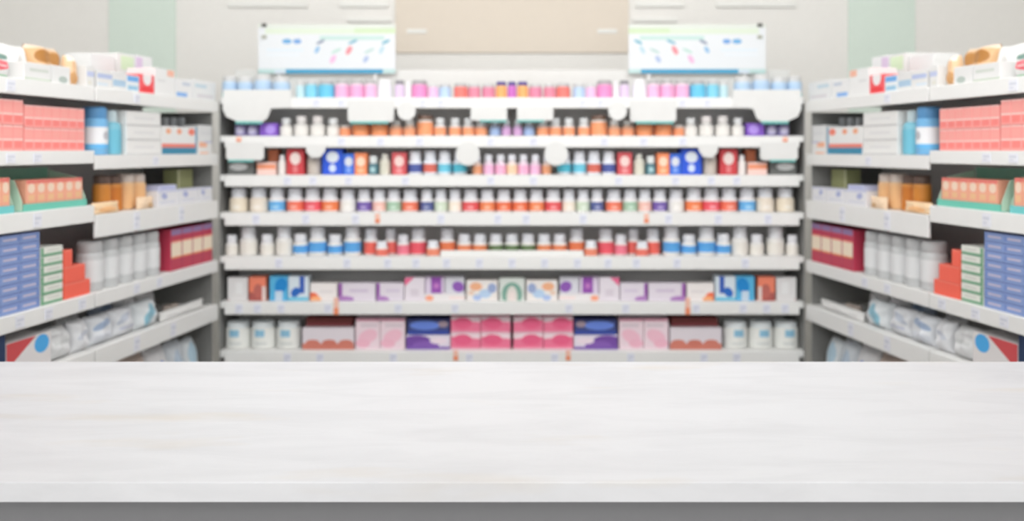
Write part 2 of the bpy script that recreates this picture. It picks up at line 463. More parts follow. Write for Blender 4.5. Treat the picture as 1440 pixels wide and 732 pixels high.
for x, c, nm in ((584, (84, 98, 164), 'navy'), (605, (218, 112, 98), 'brick red'), (625.5, (116, 204, 228), 'cyan'), (647, (92, 194, 216), 'cyan')):
    R.bot('medicine_bottle', x, 19.5, 212, (236, 240, 246), CAP, c, 'white bottle with %s label' % nm, 'vitamin', lab=(.1, .45))
R.bot('medicine_bottle', 671, 13, 219, (250, 226, 214), CAP, (248, 176, 134), 'small bottle with orange label and white cap', 'squat')
R.bot('medicine_bottle', 687, 15, 217, (246, 226, 238), CAP, (246, 192, 224), 'small bottle with pink label and white cap', 'squat')
R.bot('medicine_bottle', 704, 15, 217, (246, 226, 238), CAP, (246, 182, 212), 'small bottle with pink label and white cap', 'squat')
R.bot('medicine_bottle', 720, 15, 217, (248, 232, 226), CAP, (248, 212, 178), 'small bottle with yellow label and white cap', 'squat')
R.done()

# --- shelf 4
R = Row(3, 'fourth back shelf')
for x, w, c, nm in ((336, 25, (238, 226, 206), 'cream'), (364.5, 25, (240, 228, 212), 'cream'), (390, 23, (108, 182, 236), 'sky blue'),
                    (415.5, 23.5, (244, 122, 98), 'coral red'), (440, 23.5, (240, 100, 112), 'crimson'), (464.5, 23.5, (246, 136, 88), 'orange'),
                    (489.5, 22, (240, 238, 232), 'white'), (512.5, 20, (122, 98, 176), 'purple'), (533.5, 19, (246, 196, 184), 'pale pink'),
                    (554, 20.5, (168, 202, 176), 'sage green'), (577, 23, (244, 126, 98), 'coral red'), (600.5, 18, (92, 102, 156), 'navy'),
                    (620, 18.5, (208, 222, 200), 'pale green'), (640, 18, (246, 234, 218), 'cream'), (662, 22.5, (232, 94, 98), 'crimson'),
                    (685.5, 21.5, (242, 142, 96), 'orange'), (708.5, 21.5, (240, 122, 84), 'burnt orange')):
    R.bot('vitamin_bottle', x, w, 264 if x < 480 else 266, c if nm == 'cream' and x < 400 else (244, 242, 242), CAP, c, 'white capped bottle with %s label' % nm, 'vitamin', lab=(.06, .45),
          prims=[('r', .44, .2, .56, .55, tuple(min(255, int(v * .6 + 255 * .4)) for v in c))])
R.done()

# --- shelf 5
R = Row(4, 'fifth back shelf')
W1, W2 = (240, 238, 234), (238, 238, 238)
for x, w, yt in ((326, 17, 330), (350, 24, 318), (376, 19, 329), (400, 23, 318)):
    R.bot('supplement_bottle', x, w, yt, W1, (240, 241, 245), (238, 234, 226), '%s white bottle with cream label' % ('short' if yt > 320 else 'tall'), 'vitamin')
for x, w, yt in ((423, 21, 328), (447, 25, 318), (471.5, 21, 329), (496, 24, 318)):
    R.bot('supplement_bottle', x, w, yt, W1, (240, 241, 245), (96, 170, 232), '%s white bottle with sky blue label' % ('short' if yt > 320 else 'tall'), 'vitamin', lab=(.12, .47))
for x, w, yt, c, nm, fr in ((522, 20, 321, (238, 110, 98), 'red', .013), (537, 18, 339, (242, 128, 112), 'coral', -.02), (549.5, 17, 321, (232, 110, 102), 'red', .03),
                            (567, 18, 329, (240, 130, 150), 'pink', .008), (588.5, 23, 321, (234, 96, 110), 'crimson', .013), (609, 18, 338, (244, 148, 120), 'coral', -.02),
                            (629, 22, 321, (240, 134, 92), 'orange', .013)):
    R.bot('supplement_bottle', x, w, yt, W1, CAP, c, '%s bottle with %s label and white cap' % ('short' if yt > 330 else 'tall' if yt < 325 else 'medium', nm), 'vitamin', lab=(.05, .5), front=BF + fr)
for x, c, nm in ((653, (242, 150, 108), 'orange'), (675, (240, 150, 104), 'orange'), (697.5, (112, 136, 96), 'olive green'), (720, (112, 136, 96), 'olive green')):
    R.bot('supplement_bottle', x, 20.5, 328, W1, CAP, c, 'white bottle with %s label behind white tray' % nm, 'vitamin', lab=(.06, .48), front=BF + .006)
R.done()
# the white tray front that hides the feet of the middle bottles
tray = tag(empty('shelf_tray', (0, 3.02, BZ[4] + .0004)), 'long white tray holding the middle bottles of the fifth back shelf', 'tray')
tw = PX(820, 3.02)
link('tray_lip', bm_box(-tw, tw, 0, 0.003, 0, PZ(352, 3.02) - BZ[4], .001), [STEEL, STEEL], tray)
for s in (-1, 1): link('tray_end', bm_box(s * tw - .0015, s * tw + .0015, 0.003, 0.012, 0, PZ(354, 3.02) - BZ[4]), [STEEL, STEEL], tray)

# --- shelf 6
R = Row(5, 'sixth back shelf')
PU = (158, 96, 176)
R.car('medicine_carton', 320, 348, 390, (232, 230, 230), [('h', -1.2, -1, -.15, (205, 180, 180)), ('r', .4, .3, .75, .8, (240, 240, 240))], 'white carton with faint red corner', dep=.05)
R.car('medicine_carton', 350, 374, 389, (242, 138, 110), [('r', 0, 0, .75, .35, (178, 96, 90)), ('e', .55, .4, .28, .3, .3, (196, 110, 100)), ('r', .78, 0, 1, .6, (238, 220, 214))], 'orange carton with brown figure', dep=.05)
R.car('medicine_carton', 379, 405, 388, (96, 186, 230), [('e', .62, .62, .36, .3, .6, (40, 140, 212)), ('r', .3, 0, .7, .4, (206, 222, 238))], 'bright blue carton with white lower panel', dep=.05)
R.car('medicine_carton', 405.6, 434, 388, (222, 234, 242), [('r', .55, .3, .8, 1, (64, 100, 186)), ('e', .35, .35, .25, .18, .5, (50, 110, 196)), ('r', 0, 0, 1, .15, (120, 200, 226))], 'white carton with blue stripe', dep=.05)
R.car('medicine_carton', 436, 474, 398, (244, 238, 236), [('e', .1, .18, .22, .3, 0, (246, 120, 84)), ('e', .22, .1, .2, .16, 0, (250, 180, 130)), ('r', .35, .45, .85, .6, (232, 226, 226))], 'white carton with orange corner burst', dep=.06)
LV = (230, 222, 232)
R.car('medicine_carton', 476, 528, 398, LV, [('r', 0, 0, .1, 1, PU), ('e', .12, .1, .3, .18, 0, (178, 132, 194)), ('r', .3, .5, .8, .66, (214, 200, 220))], 'wide lavender carton with purple edge', dep=.06)
R.car('medicine_carton', 529.5, 568, 398, LV, [('r', 0, 0, .12, 1, PU), ('e', .12, .1, .34, .18, 0, (182, 136, 196)), ('r', .35, .5, .85, .66, (218, 206, 224))], 'lavender carton with purple edge', dep=.06)
R.car('medicine_carton', 569, 597, 390, (236, 228, 236), [('h', -.8, 1, .62, (238, 112, 152)), ('r', .3, .2, .7, .5, (224, 214, 224))], 'white carton with pink top corner', dep=.05)
zt6 = BZ[5] + 0.0004 + 0.024
R.car('medicine_carton', 598, 625, 389, (228, 216, 234), [('r', .3, 0, .85, 1, (158, 90, 182)), ('r', .45, .3, .7, .6, (200, 130, 200))], 'purple striped carton on white box', dep=.05, zb=zt6, front=BF + .012)
R.car('medicine_carton', 626, 653, 389, (224, 224, 232), [('e', .68, .4, .3, .34, .5, (150, 98, 188))], 'pale carton with purple oval on white box', dep=.05, zb=zt6, front=BF + .012)
for f in (0, 1):                                # the low box below those two
    c = 625.5 if not f else 1440 - 625.5
    o = carton('medicine_carton', (PX(c, BF), BF, BZ[5] + .0004), 0, 57 * BF / F, .07, .0236, (240, 236, 236), [('e', .12, .4, .1, .4, 0, (248, 170, 140)), ('r', .6, .3, 1, .6, (248, 224, 220))], bool(f))
    tag(o, 'low white box under two purple cartons, %s of centre on sixth back shelf' % ('right' if f else 'left'), 'carton', 'goods on the sixth back shelf')
R.car('medicine_carton', 656, 700, 394, (242, 236, 232), [('e', .3, .7, .2, .2, 0, (246, 184, 144)), ('e', .6, .35, .2, .22, 0, (190, 214, 240)), ('e', .82, .62, .14, .24, 0, (160, 176, 214)), ('e', .15, .4, .1, .12, 0, (238, 210, 190)), ('e', .34, .16, .14, .14, 0, (176, 196, 234))], 'white carton with orange and blue dots', dep=.06)
R.car('medicine_carton', 702, 738, 391, (220, 226, 220), [('e', .5, .3, .40, .52, 0, (128, 172, 156)), ('e', .5, .16, .22, .5, 0, (228, 222, 216)), ('r', .4, 0, .6, .4, (240, 226, 222))], 'grey green carton with dark arch', dep=.06)
R.done()

# --- shelf 7
R = Row(6, 'lowest back shelf')
for x in (335.5, 371, 406.5):
    R.bot('lotion_bottle', x, 34, 450, (244, 244, 238), (236, 242, 244), (243, 244, 240), 'white tub with blue patch', 'jar', 'tub', lab=(.04, .72), prims=[('r', .42, .62, .55, 1.0, (150, 200, 226)), ('r', .42, .2, .58, .3, (214, 218, 216))])
R.car('medicine_carton', 425, 498, 461, (232, 224, 230), [('r', 0, 0, 1, .28, (214, 132, 116)), ('e', .2, .3, .14, .16, 0, (214, 132, 116)), ('e', .52, .3, .14, .16, 0, (210, 126, 110)), ('e', .84, .3, .14, .16, 0, (214, 132, 116))], 'wide white carton with terracotta wave', dep=.14)
zc = PZ(461, BF) + .0004
for f in (0, 1):
    c = 463 if not f else 1440 - 463
    o = carton('medicine_carton', (PX(c, BF + .03), BF + .03, zc), 0, 66 * BF / F, .11, PZ(446.5, BF + .03) - zc, (128, 66, 64), [('r', 0, 0, 1, .3, (160, 84, 88))], bool(f))
    tag(o, 'flat maroon carton on the terracotta wave carton, %s of centre on lowest back shelf' % ('right' if f else 'left'), 'carton', 'goods on the lowest back shelf')
for a, b in ((500, 534.4), (535, 569.4)):
    R.car('medicine_carton', a, b, 448, (246, 224, 232), [('e', .5, .42, .4, .22, .3, (248, 198, 214)), ('e', .3, .2, .3, .14, 0, (246, 190, 208)), ('r', .2, .74, .9, .82, (222, 206, 214)), ('r', 0, .94, 1, 1, (238, 150, 176))], 'pale pink upright carton', dep=.09)
R.car('medicine_carton', 571, 633, 471, (234, 226, 238), [('e', .2, .5, .36, .5, -.2, (124, 84, 168)), ('e', .45, .3, .3, .3, -.3, (140, 100, 184)), ('r', 0, 0, 1, .2, (134, 100, 182)), ('e', .74, .6, .2, .22, 0, (246, 230, 240))], 'purple and white carton with swoosh', dep=.12)
zc = PZ(471, BF) + .0004
for f in (0, 1):
    c = 602.5 if not f else 1440 - 602.5
    o = carton('medicine_carton', (PX(c, BF + .004), BF + .004, zc), 0, 59 * BF / F, .11, PZ(449, BF + .004) - zc, (72, 80, 132), [('e', .42, .62, .36, .3, 0, (112, 142, 226)), ('r', 0, 0, 1, .28, (66, 84, 168)), ('e', .85, .7, .12, .2, 0, (170, 150, 160))], bool(f))
    tag(o, 'navy and blue carton on the purple swoosh carton, %s of centre on lowest back shelf' % ('right' if f else 'left'), 'carton', 'goods on the lowest back shelf')
PK = (244, 128, 160)
PKD = [('h', .15, 1, .80, (250, 226, 232)), ('e', .4, .6, .32, .34, .2, (240, 106, 144)), ('h', -.6, -1, -.22, (248, 150, 178)), ('r', 0, 0, 1, .09, (236, 196, 210))]
PKn = 0
pk = []
for a, b in ((634, 675.6), (676.2, 718)):
    R.car('medicine_carton', a, b, 468.2, PK, PKD, 'lower pink carton of a stacked pair', dep=.12)
    for f in (0, 1):
        c = (a + b) / 2 if not f else 1440 - (a + b) / 2
        z = PZ(468.2, BF) + .0004
        o = carton('medicine_carton', (PX(c, BF), BF, z), 0, (b - a) * BF / F - .0006, .12, PZ(444.5, BF) - z, PK, PKD, bool(f))
        pk.append((c, o))
for k, (c, o) in enumerate(sorted(pk, key=lambda t: t[0])):
    tag(o, 'upper pink carton of a stacked pair, %s of four from left on lowest back shelf' % ORD[k + 1], 'carton', 'goods on the lowest back shelf')
R.done()

# ------------------------------------------------------------------ cards on the back shelves
CARD = mat((230, 230, 228), 0.5)
TEAL = mat((110, 186, 180), 0.5)


def card(pts, yfront, teal=None, label='', side='left'):
    c = sum(p[0] for p in pts) / len(pts); zc = max(p[1] for p in pts)
    d = yfront
    ox, oz = PX(c, d), PZ(zc, d)
    root = tag(empty('shelf_card', (ox, d, oz)), label, 'card', 'white cards on the back shelves')
    link('card_panel', bm_prism([(PX(x, d) - ox, PZ(y, d) - oz) for x, y in pts], 0, 0.0025), CARD, root)
    if teal:
        a, b, y0, y1 = teal
        link('teal_edge', bm_box(PX(a, d) - ox, PX(b, d) - ox, -.0005, .003, PZ(y1, d) - oz, PZ(y0, d) - oz), [TEAL, TEAL], root)


def both(pts, yfront, teal, what):
    for f in (0, 1):
        p = [(1440 - x, y) for x, y in pts] if f else pts
        t = None if not teal else ((1440 - teal[1], 1440 - teal[0], *teal[2:]) if f else teal)
        card(p, yfront, t, what % ('right' if f else 'left'))


both([(314, 126), (409, 126), (409, 151), (381, 152.5), (376, 166), (369, 171), (334, 171), (318, 164), (313, 153)], 2.9965, (331, 369, 170.5, 174), 'large white card hiding jar bottoms at the %s end of top back shelf')
both([(489, 141), (554, 141), (554, 168), (551, 171), (491, 171), (489, 168)], 2.9955, (493, 546, 170.5, 174), 'square white card with teal edge below the %s sign on top back shelf')
both([(662, 150), (713, 150), (713, 167), (711, 169), (664, 169), (662, 167)], 2.9955, (675, 712, 168.5, 171.5), 'white card %s of the centre line hanging from top back shelf')
both([(318, 200), (371, 200), (371, 222), (367, 225), (322, 225), (318, 222)], 2.9955, (321, 357, 224.5, 227.5), 'white card with teal edge at the %s end of second back shelf')
both([(430, 203), (460, 203), (456, 214), (450, 221), (438, 221), (431, 214)], 2.9955, None, 'small pointed white card beside the blue carton, %s part of second back shelf')


def wobbler(px, py, r, label, top):
    """round white card on a clear arm clipped to the price strip"""
    d = 2.975; root = tag(empty('shelf_wobbler', (PX(px, d), d, PZ(py, d))), label, 'card', 'round white cards on the back shelves')
    rr = r * d / F
    pts = [(rr * math.cos(2 * PI * i / 32), rr * math.sin(2 * PI * i / 32)) for i in range(32)]
    link('disc', bm_prism(pts, 0, .002), CARD, root)
    zz = PZ(top, 3.0) - PZ(py, d)
    link('arm', bm_box(-.004, .004, .002, 2.9985 - d, zz - .006, zz + .002), [CARD, CARD], root)


for f in (0, 1):
    m = (lambda x: 1440 - x) if f else (lambda x: x)
    sd = 'right' if f else 'left'
    wobbler(m(658), 216, 16.5, 'round white card on second back shelf, %s of the small bottles' % sd, 205)
    wobbler(m(571.5), 156, 13, 'round white card hanging from top back shelf %s of centre' % sd, 151)

# ------------------------------------------------------------------ header signs above the back unit
SD = [('r', 0, .93, 1, 1, (222, 227, 218)), ('r', .05, .80, 1, .92, (220, 230, 212)), ('r', .70, .82, 1, .92, (208, 226, 190)), ('r', .45, .68, .92, .76, (196, 222, 216)),
      ('e', .21, .65, .035, .05, 0, (112, 172, 218)), ('e', .285, .65, .03, .05, 0, (120, 166, 220)),
      ('r', .06, .45, .33, .50, (222, 232, 240)), ('r', .06, .36, .30, .40, (228, 234, 240)),
      ('e', .455, .64, .018, .055, -.5, (140, 150, 172)), ('e', .43, .48, .016, .07, -.15, (146, 188, 222)),
      ('e', .57, .46, .018, .06, -.6, (184, 216, 206)), ('e', .545, .29, .02, .085, -.15, (232, 186, 218)),
      ('e', .69, .64, .018, .055, -.6, (120, 180, 200)), ('e', .662, .47, .02, .09, -.15, (240, 150, 158)),
      ('e', .81, .46, .018, .06, -.6, (186, 212, 208)), ('e', .785, .29, .018, .07, -.15, (176, 192, 222)),
      ('e', .93, .64, .018, .055, -.5, (110, 180, 200)), ('e', .90, .48, .016, .08, -.15, (190, 216, 226)),
      ('r', 0, 0, 1, .09, (190, 218, 216)), ('r', .20, 0, .91, .09, (70, 158, 196)), ('r', .12, 0, .2, .07, (214, 226, 238))]
SDP = 3.19
for f in (0, 1):
    xa, xb = (363, 556) if not f else (884, 1077)
    c = (xa + xb) / 2; w = (xb - xa) * SDP / F; z0 = PZ(103.5, SDP); h = PZ(34, SDP) - z0
    root = tag(empty('header_sign', (PX(c, SDP), SDP, BZ[0] + .0004)), 'white panel sign with coloured capsule drawings and blue base stripe above the %s half' % ('right' if f else 'left'), 'sign', 'signs above the back shelves')
    link('sign_panel', bm_box(-w / 2, w / 2, 0, .008, z0 - BZ[0], z0 - BZ[0] + h, .001, bool(f)), [mat((238, 240, 236)), design((228, 231, 234), SD)], root)
    for s in (-.35, .35): link('post', bm_box(w * s - .006, w * s + .006, .008, .016, 0, z0 - BZ[0] + h * .5), [STEEL, STEEL], root)
    cx = (-w / 2 + .022) * (-1 if f else 1)
    for py, cc in ((35.5, (96, 96, 92)), (52, (176, 178, 164))):
        z = PZ(py, SDP) - BZ[0]
        link('clip', bm_box(cx - .009, cx + .009, -.006, .0, z - .006, z + .006, .002), [mat(cc)] * 2, root)

# ------------------------------------------------------------------ the side units
EU = (0.132 / math.hypot(.132, 1), 1 / math.hypot(.132, 1)); EW = (-EU[1], EU[0])


def side_d(px, w):
    """depth reached by the sight line through column px at distance w behind a left unit's front"""
    k = (px - CX) / F
    dd = (X0 - .396 + w * EW[0] - k * w * EW[1]) / (k - .132)      # d on the front line
    return dd, dd + w * EW[1]


def side_pos(dd, w):
    return (X0 + .132 * (dd - 3) + w * EW[0], dd + w * EW[1])


NEAR = {1: (1.525, 1.562), 2: (1.364, 1.397), 3: (1.213, 1.256), 4: (.990, 1.028), 5: (.828, .880), 6: (.60, .64)}
FAR = {1: (1.525, 1.562), 2: (1.348, 1.385), 3: (1.170, 1.229), 4: (.990, 1.028), 5: (.828, .880), 6: (.60, .64)}
D_SPLIT = side_d(134, 0)[0]
SIDE_TAGS = {1: (1.80, 1.99, 2.5), 2: (1.99, 2.08, 2.6), 3: (2.08, 2.5, 2.75), 4: (1.9, 2.02, 2.12, 2.25, 2.5, 2.62), 5: (2.5, 2.7), 6: (2.7,)}
for s in (-1, 1):                               # s = -1 left, +1 right
    sd = 'left' if s < 0 else 'right'
    for bay, (da, db), zs in (('near', (1.68, D_SPLIT - .003), NEAR), ('far', (D_SPLIT + .003, 2.993), FAR)):
        L = (db - da) / EU[1]
        mid = side_pos((da + db) / 2, 0)
        rz = TH if s < 0 else -TH
        u = tag(empty('shelving_unit', (mid[0] * -s, mid[1], 0), rz), '%s bay of the white shelving along the %s wall' % ('near' if bay == 'near' else 'far', sd), 'shelves')
        link('back_panel', bm_box(-L / 2, L / 2, .27, .285, 0, 1.563), [GREY, GREY], u)
        ends = (1,) if bay == 'far' else (-1,)
        for e in ends:
            e = e if s < 0 else -e
            link('side_panel', bm_box(e * L / 2 - .003 - e * .003, e * L / 2 + .003 - e * .003, .02, .27, 0, 1.524), [DGREY, DGREY], u)
        link('plinth', bm_box(-L / 2 + .01, L / 2 - .01, .04, .26, 0, .12), [STEEL, STEEL], u)
        for i, (z0, z1) in zs.items():
            sh = link('shelf', bm_box(-L / 2 + .002, L / 2 - .002, .008, .27, z1 - .018, z1), [STEEL, STEEL], u)
            link('price_strip', bm_box(-L / 2, L / 2, 0, .008, z0, z1, .0015), [STRIP, STRIP], sh)
            for dt in SIDE_TAGS[i]:
                if da + .03 < dt < db - .03:
                    c = (dt - (da + db) / 2) / EU[1] * (1 if s < 0 else -1)
                    link('price_tag', bm_box(c - .014, c + .014, -.0015, 0, z0 + .006, z1 - .006), [TAGW, design((236, 237, 244), [('r', .1, .55, .9, .75, (214, 217, 228)), ('r', .1, .2, .6, .4, (220, 222, 232))])], sh)


SHELFN = {1: 'top', 2: 'second', 3: 'third', 4: 'fourth', 5: 'fifth', 6: 'lowest'}


class Side:
    """goods of the side units: specs in left-half pixels, built on the left and mirrored on the right"""
    def z(s, shelf, far): return (FAR if far else NEAR)[shelf][1] + .0004

    def _spot(s, xa, xb, w):
        da, ya = side_d(xa, w); db, yb = side_d(xb, w)
        return (da + db) / 2, (db - da) / EU[1], (ya + yb) / 2

    def _put(s, fn, dd, w, z, label, cat, group):
        x, y = side_pos(dd, w)
        for sg in (-1, 1):
            o = fn((x * -sg, y, z), TH if sg < 0 else -TH, sg > 0)
            sd = 'left' if sg < 0 else 'right'
            tag(o, label.replace('@', sd), cat, (group or 'goods on the @ side shelves').replace('@', sd))

    def car(s, shelf, far, xa, xb, yt, base, prims, label, w=.012, dep=.10, zb=None, zt=None, name='medicine_carton', cat='carton', group=None, side=None, ret=False):
        dd, wd, y = s._spot(xa, xb, w)
        z = s.z(shelf, far) if zb is None else zb
        top = PZ(yt, y) if zt is None else zt
        s._put(lambda l, r, f: carton(name, l, r, wd - .0008, dep, top - z, base, prims, f, side), dd, w, z, label, cat, group)
        return top + .0004

    def grid(s, shelf, far, xa, xb, yt, cols, rows, base, prims, desc, w=.012, dep=.10, group=None, side=None, zb=None, keep=None):
        dd, wd, y = s._spot(xa, xb, w)
        z0 = s.z(shelf, far) if zb is None else zb; h = (PZ(yt, y) - z0) / rows; cw = wd / cols
        for r in range(rows):
            for c in range(cols):
                if keep and not keep(c, r): continue
                d_ = dd + (c - (cols - 1) / 2) * cw * EU[1]
                lv = '' if rows == 1 else ('bottom' if r == 0 else 'top' if r == rows - 1 else ORD[r + 1] + '-level' if rows > 3 else 'middle')
                cn = '' if cols == 1 else (ORD[c + 1] + ' from near end' if far else ORD[cols - c] + ' from far end')
                lab = desc.replace('#', ', '.join([q for q in (lv, cn) if q]))
                s._put(lambda l, rr, f: carton('medicine_carton', l, rr, cw - .0008, dep, h - .0005, base, prims, f, side), d_, w, z0 + r * h, lab, 'carton', group)

    def bot(s, shelf, far, x, wpx, yt, body, cap, label, desc, kind='vitamin', w=.012, name='medicine_bottle', cat='bottle', zb=None, at=None, **k):
        if at:
            z = s.z(shelf, far)
            s._put(lambda l, rr, f: bottle(name, l, rr, at[1], at[2], body, cap, label, kind, f, **k), at[0], w + at[1], z, desc, cat, None)
            return
        dd, wd, y = s._spot(x - wpx / 2, x + wpx / 2, w)
        r = wd / 2; w2 = w + r
        dd, wd, y = s._spot(x - wpx / 2, x + wpx / 2, w2)
        z = s.z(shelf, far) if zb is None else zb
        s._put(lambda l, rr, f: bottle(name, l, rr, min(r, wd / 2), PZ(yt, y) - z, body, cap, label, kind, f, **k), dd, w2, z, desc, cat, None)

    def pou(s, shelf, far, xa, xb, yt, t, base, prims, desc, w=.03, tilt=.12, seed=1, zb=None, lie=False, h=None, cat='pouch', name='plastic_pouch'):
        dd, wd, y = s._spot(xa, xb, w)
        z = s.z(shelf, far) if zb is None else zb
        hh = h or (PZ(yt, y + .02) - z) / math.cos(tilt)
        s._put(lambda l, r, f: pouch(name, l, r, wd, hh, t, base, prims, f, tilt, seed, lie), dd, w, z, desc, cat, None)


G = Side()
SA, SAB = (252, 166, 160), [('r', 0, .40, 1, .48, (250, 208, 200)), ('r', .1, .1, .9, .38, (250, 140, 134)), ('r', .1, .56, .9, .84, (251, 170, 162)), ('r', 0, .93, 1, 1, (250, 200, 194))]
# ---- top side shelf
P2 = (230, 230, 229)
G.pou(1, 0, -30, 24, 68, .05, P2, [('e', .55, .38, .42, .18, .15, (242, 110, 122)), ('r', .2, .33, .8, .40, (250, 196, 196)), ('e', .62, .68, .35, .09, .1, (132, 166, 156)), ('r', 0, .02, 1, .09, (170, 212, 180))], 'white pouch with red oval nearest the counter on the top @ side shelf', w=.02, seed=3)
G.pou(1, 0, 12, 48, 64, .05, (241, 241, 240), [('r', .2, .3, .8, .4, (226, 228, 224))], 'plain white upright pouch beside the red oval pouch on top @ side shelf', w=.13, seed=5)
G.car(1, 0, 34, 72, 89, P2, [('r', .2, .5, .9, .68, (206, 212, 204)), ('r', 0, 0, 1, .14, (196, 206, 192))], 'low white carton with green grey base line on top @ side shelf', dep=.1)
G.car(1, 0, 73, 99, 93, P2, [('e', .6, .22, .24, .2, 0, (178, 190, 184))], 'low white carton with grey spot in front of tan pouch, top @ side shelf', dep=.09)
G.pou(1, 0, 53, 97, 66, .06, (226, 184, 138), [('e', .33, .7, .24, .16, .2, (178, 124, 66)), ('e', .68, .68, .24, .16, 0, (192, 138, 80)), ('r', 0, .9, 1, 1, (240, 220, 198))], 'large tan paper pouch behind low white cartons on top @ side shelf', w=.13, seed=9, name='paper_pouch')
G.pou(1, 0, 100, 113, 79, .03, (232, 194, 154), [('e', .5, .25, .4, .2, 0, (214, 164, 112)), ('r', .1, .8, .9, 1, (244, 230, 218))], 'small tan paper pouch at front of top @ side shelf', w=.02, seed=11, name='paper_pouch')
G.car(1, 1, 137, 158, 99, P2, [('r', 0, .55, 1, .8, (186, 198, 230)), ('r', 0, .15, .7, .3, (214, 226, 236))], 'white carton with lilac blue stripe on top @ side shelf', dep=.09)
G.car(1, 1, 159, 177, 101, P2, [('r', 0, .2, 1, .55, (176, 204, 226))], 'white carton with pale blue band on top @ side shelf', dep=.08)
G.car(1, 0, 121, 133, 93, P2, [('r', .1, .5, 1, .75, (196, 204, 232)), ('r', .2, .1, .7, .3, (226, 224, 214))], 'white carton with faint lilac band at the bay joint, top @ side shelf', dep=.09)
G.car(1, 1, 128, 162, 77, (239, 240, 240), [('r', .2, .4, .8, .6, (228, 232, 238))], 'tall plain white carton behind blue banded ones on top @ side shelf', w=.13, dep=.08)
G.car(1, 1, 165, 189, 76, (240, 240, 238), [('r', .2, .62, .95, .95, (222, 238, 204))], 'white carton with pale green panel on top @ side shelf', w=.13, dep=.08)
G.car(1, 1, 191, 214, 79, (241, 240, 241), [('r', 0, .45, .4, .95, (228, 204, 232))], 'white carton with lilac corner behind the red carton on top @ side shelf', w=.13, dep=.08)
G.car(1, 1, 178, 196, 106, (232, 238, 242), [('r', .05, .62, .95, .95, (116, 178, 236)), ('r', .1, .1, .9, .36, (156, 200, 226))], 'small blue striped carton left standing by the red carton, top @ side shelf'.replace(' left standing', ''), dep=.08)
G.car(1, 1, 197, 217, 105, (246, 98, 104), [('e', .5, .85, .3, .42, 0, (244, 240, 240)), ('r', .1, .1, .9, .34, (240, 62, 66))], 'red carton with white half disc on top @ side shelf', dep=.08)
G.car(1, 1, 218.5, 246, 97, (240, 240, 239), [('r', .6, .74, .95, .98, (248, 190, 164)), ('r', .1, .5, .5, .58, (226, 226, 226))], 'white carton with orange corner patch on top @ side shelf', dep=.09)
G.car(1, 1, 247, 270, 112, (240, 240, 240), [('r', .05, .05, .7, .28, (138, 182, 236)), ('r', .4, .68, .9, .86, (206, 214, 226))], 'white carton with bright blue base patch on top @ side shelf', dep=.09)
G.car(1, 1, 271, 303, 114, (238, 239, 239), [('r', .1, .62, .6, .8, (204, 222, 232)), ('r', .2, .12, .9, .28, (222, 218, 222))], 'white carton at the far end of the top @ side shelf', dep=.09)
# ---- second side shelf
gs = 'salmon cartons on the second @ side shelf'
G.grid(2, 0, -62, 33, 137, 6, 2, SA, SAB, 'tall salmon carton, #, near stack on second @ side shelf', group=gs)
G.grid(2, 0, 34.5, 119, 150, 7, 2, SA, SAB, 'small salmon carton, #, joint stack on second @ side shelf', group=gs)
G.bot(2, 1, 140, 19, 151, (124, 186, 230), (98, 156, 206), (238, 239, 242), 'wide blue bottle with white label and blue cap on second @ side shelf', 'jar', lab=(.14, .58), at=(2.372, .0335, .128), prims=[('e', .5, .6, .05, .2, 0, (190, 190, 196)), ('r', 0, 0, 1, .2, (110, 190, 240))])
G.bot(2, 1, 162, 10, 156, (132, 196, 214), (206, 222, 226), (116, 190, 212), 'teal bottle with pale cap beside white cartons on second @ side shelf', 'slim', at=(2.436, .028, .122))
WD_ = [('r', 0, 0, 1, .1, (206, 206, 206)), ('r', .2, .45, .8, .62, (228, 228, 228))]
G.grid(2, 1, 178, 226, 157, 1, 3, (238, 238, 236), WD_, 'white flat carton, #, in stack of three on second @ side shelf', group='white cartons on the second @ side shelf')
G.car(2, 1, 227.5, 277, 178, (238, 238, 236), [('r', 0, 0, 1, .24, (60, 140, 172)), ('r', 0, .24, .95, .38, (242, 138, 122)), ('e', .18, .82, .07, .1, 0, (246, 180, 140)), ('e', .48, .82, .07, .1, 0, (246, 170, 134)), ('e', .84, .82, .1, .13, 0, (246, 140, 118)), ('r', .95, 0, 1, 1, (90, 160, 196))], 'white carton with orange dots and teal base on second @ side shelf', dep=.06)
for k, x in enumerate((231, 242.5, 254)):
    G.bot(2, 1, x, 9.5, 165, (96, 160, 178), (196, 200, 204), (82, 152, 176), 'small teal bottle behind the orange dot carton, %s from near end, second @ side shelf' % ORD[k + 1], 'slim', w=.085)
zt2 = G.car(2, 1, 279, 298.5, 199, (236, 234, 232), [('r', .05, .55, .6, .95, (246, 184, 150)), ('r', .1, 0, .7, .15, (244, 190, 160)), ('r', .4, .9, 1, 1, (190, 188, 220))], 'low white and orange carton at far end of second @ side shelf', dep=.058)
G.car(2, 1, 280, 298, 176, (232, 233, 233), [('r', .1, .4, .9, .6, (226, 227, 228))], 'plain white carton on the orange one, far end of second @ side shelf', zb=zt2, dep=.052, w=.016)
# ---- third side shelf
PE = (248, 178, 150)


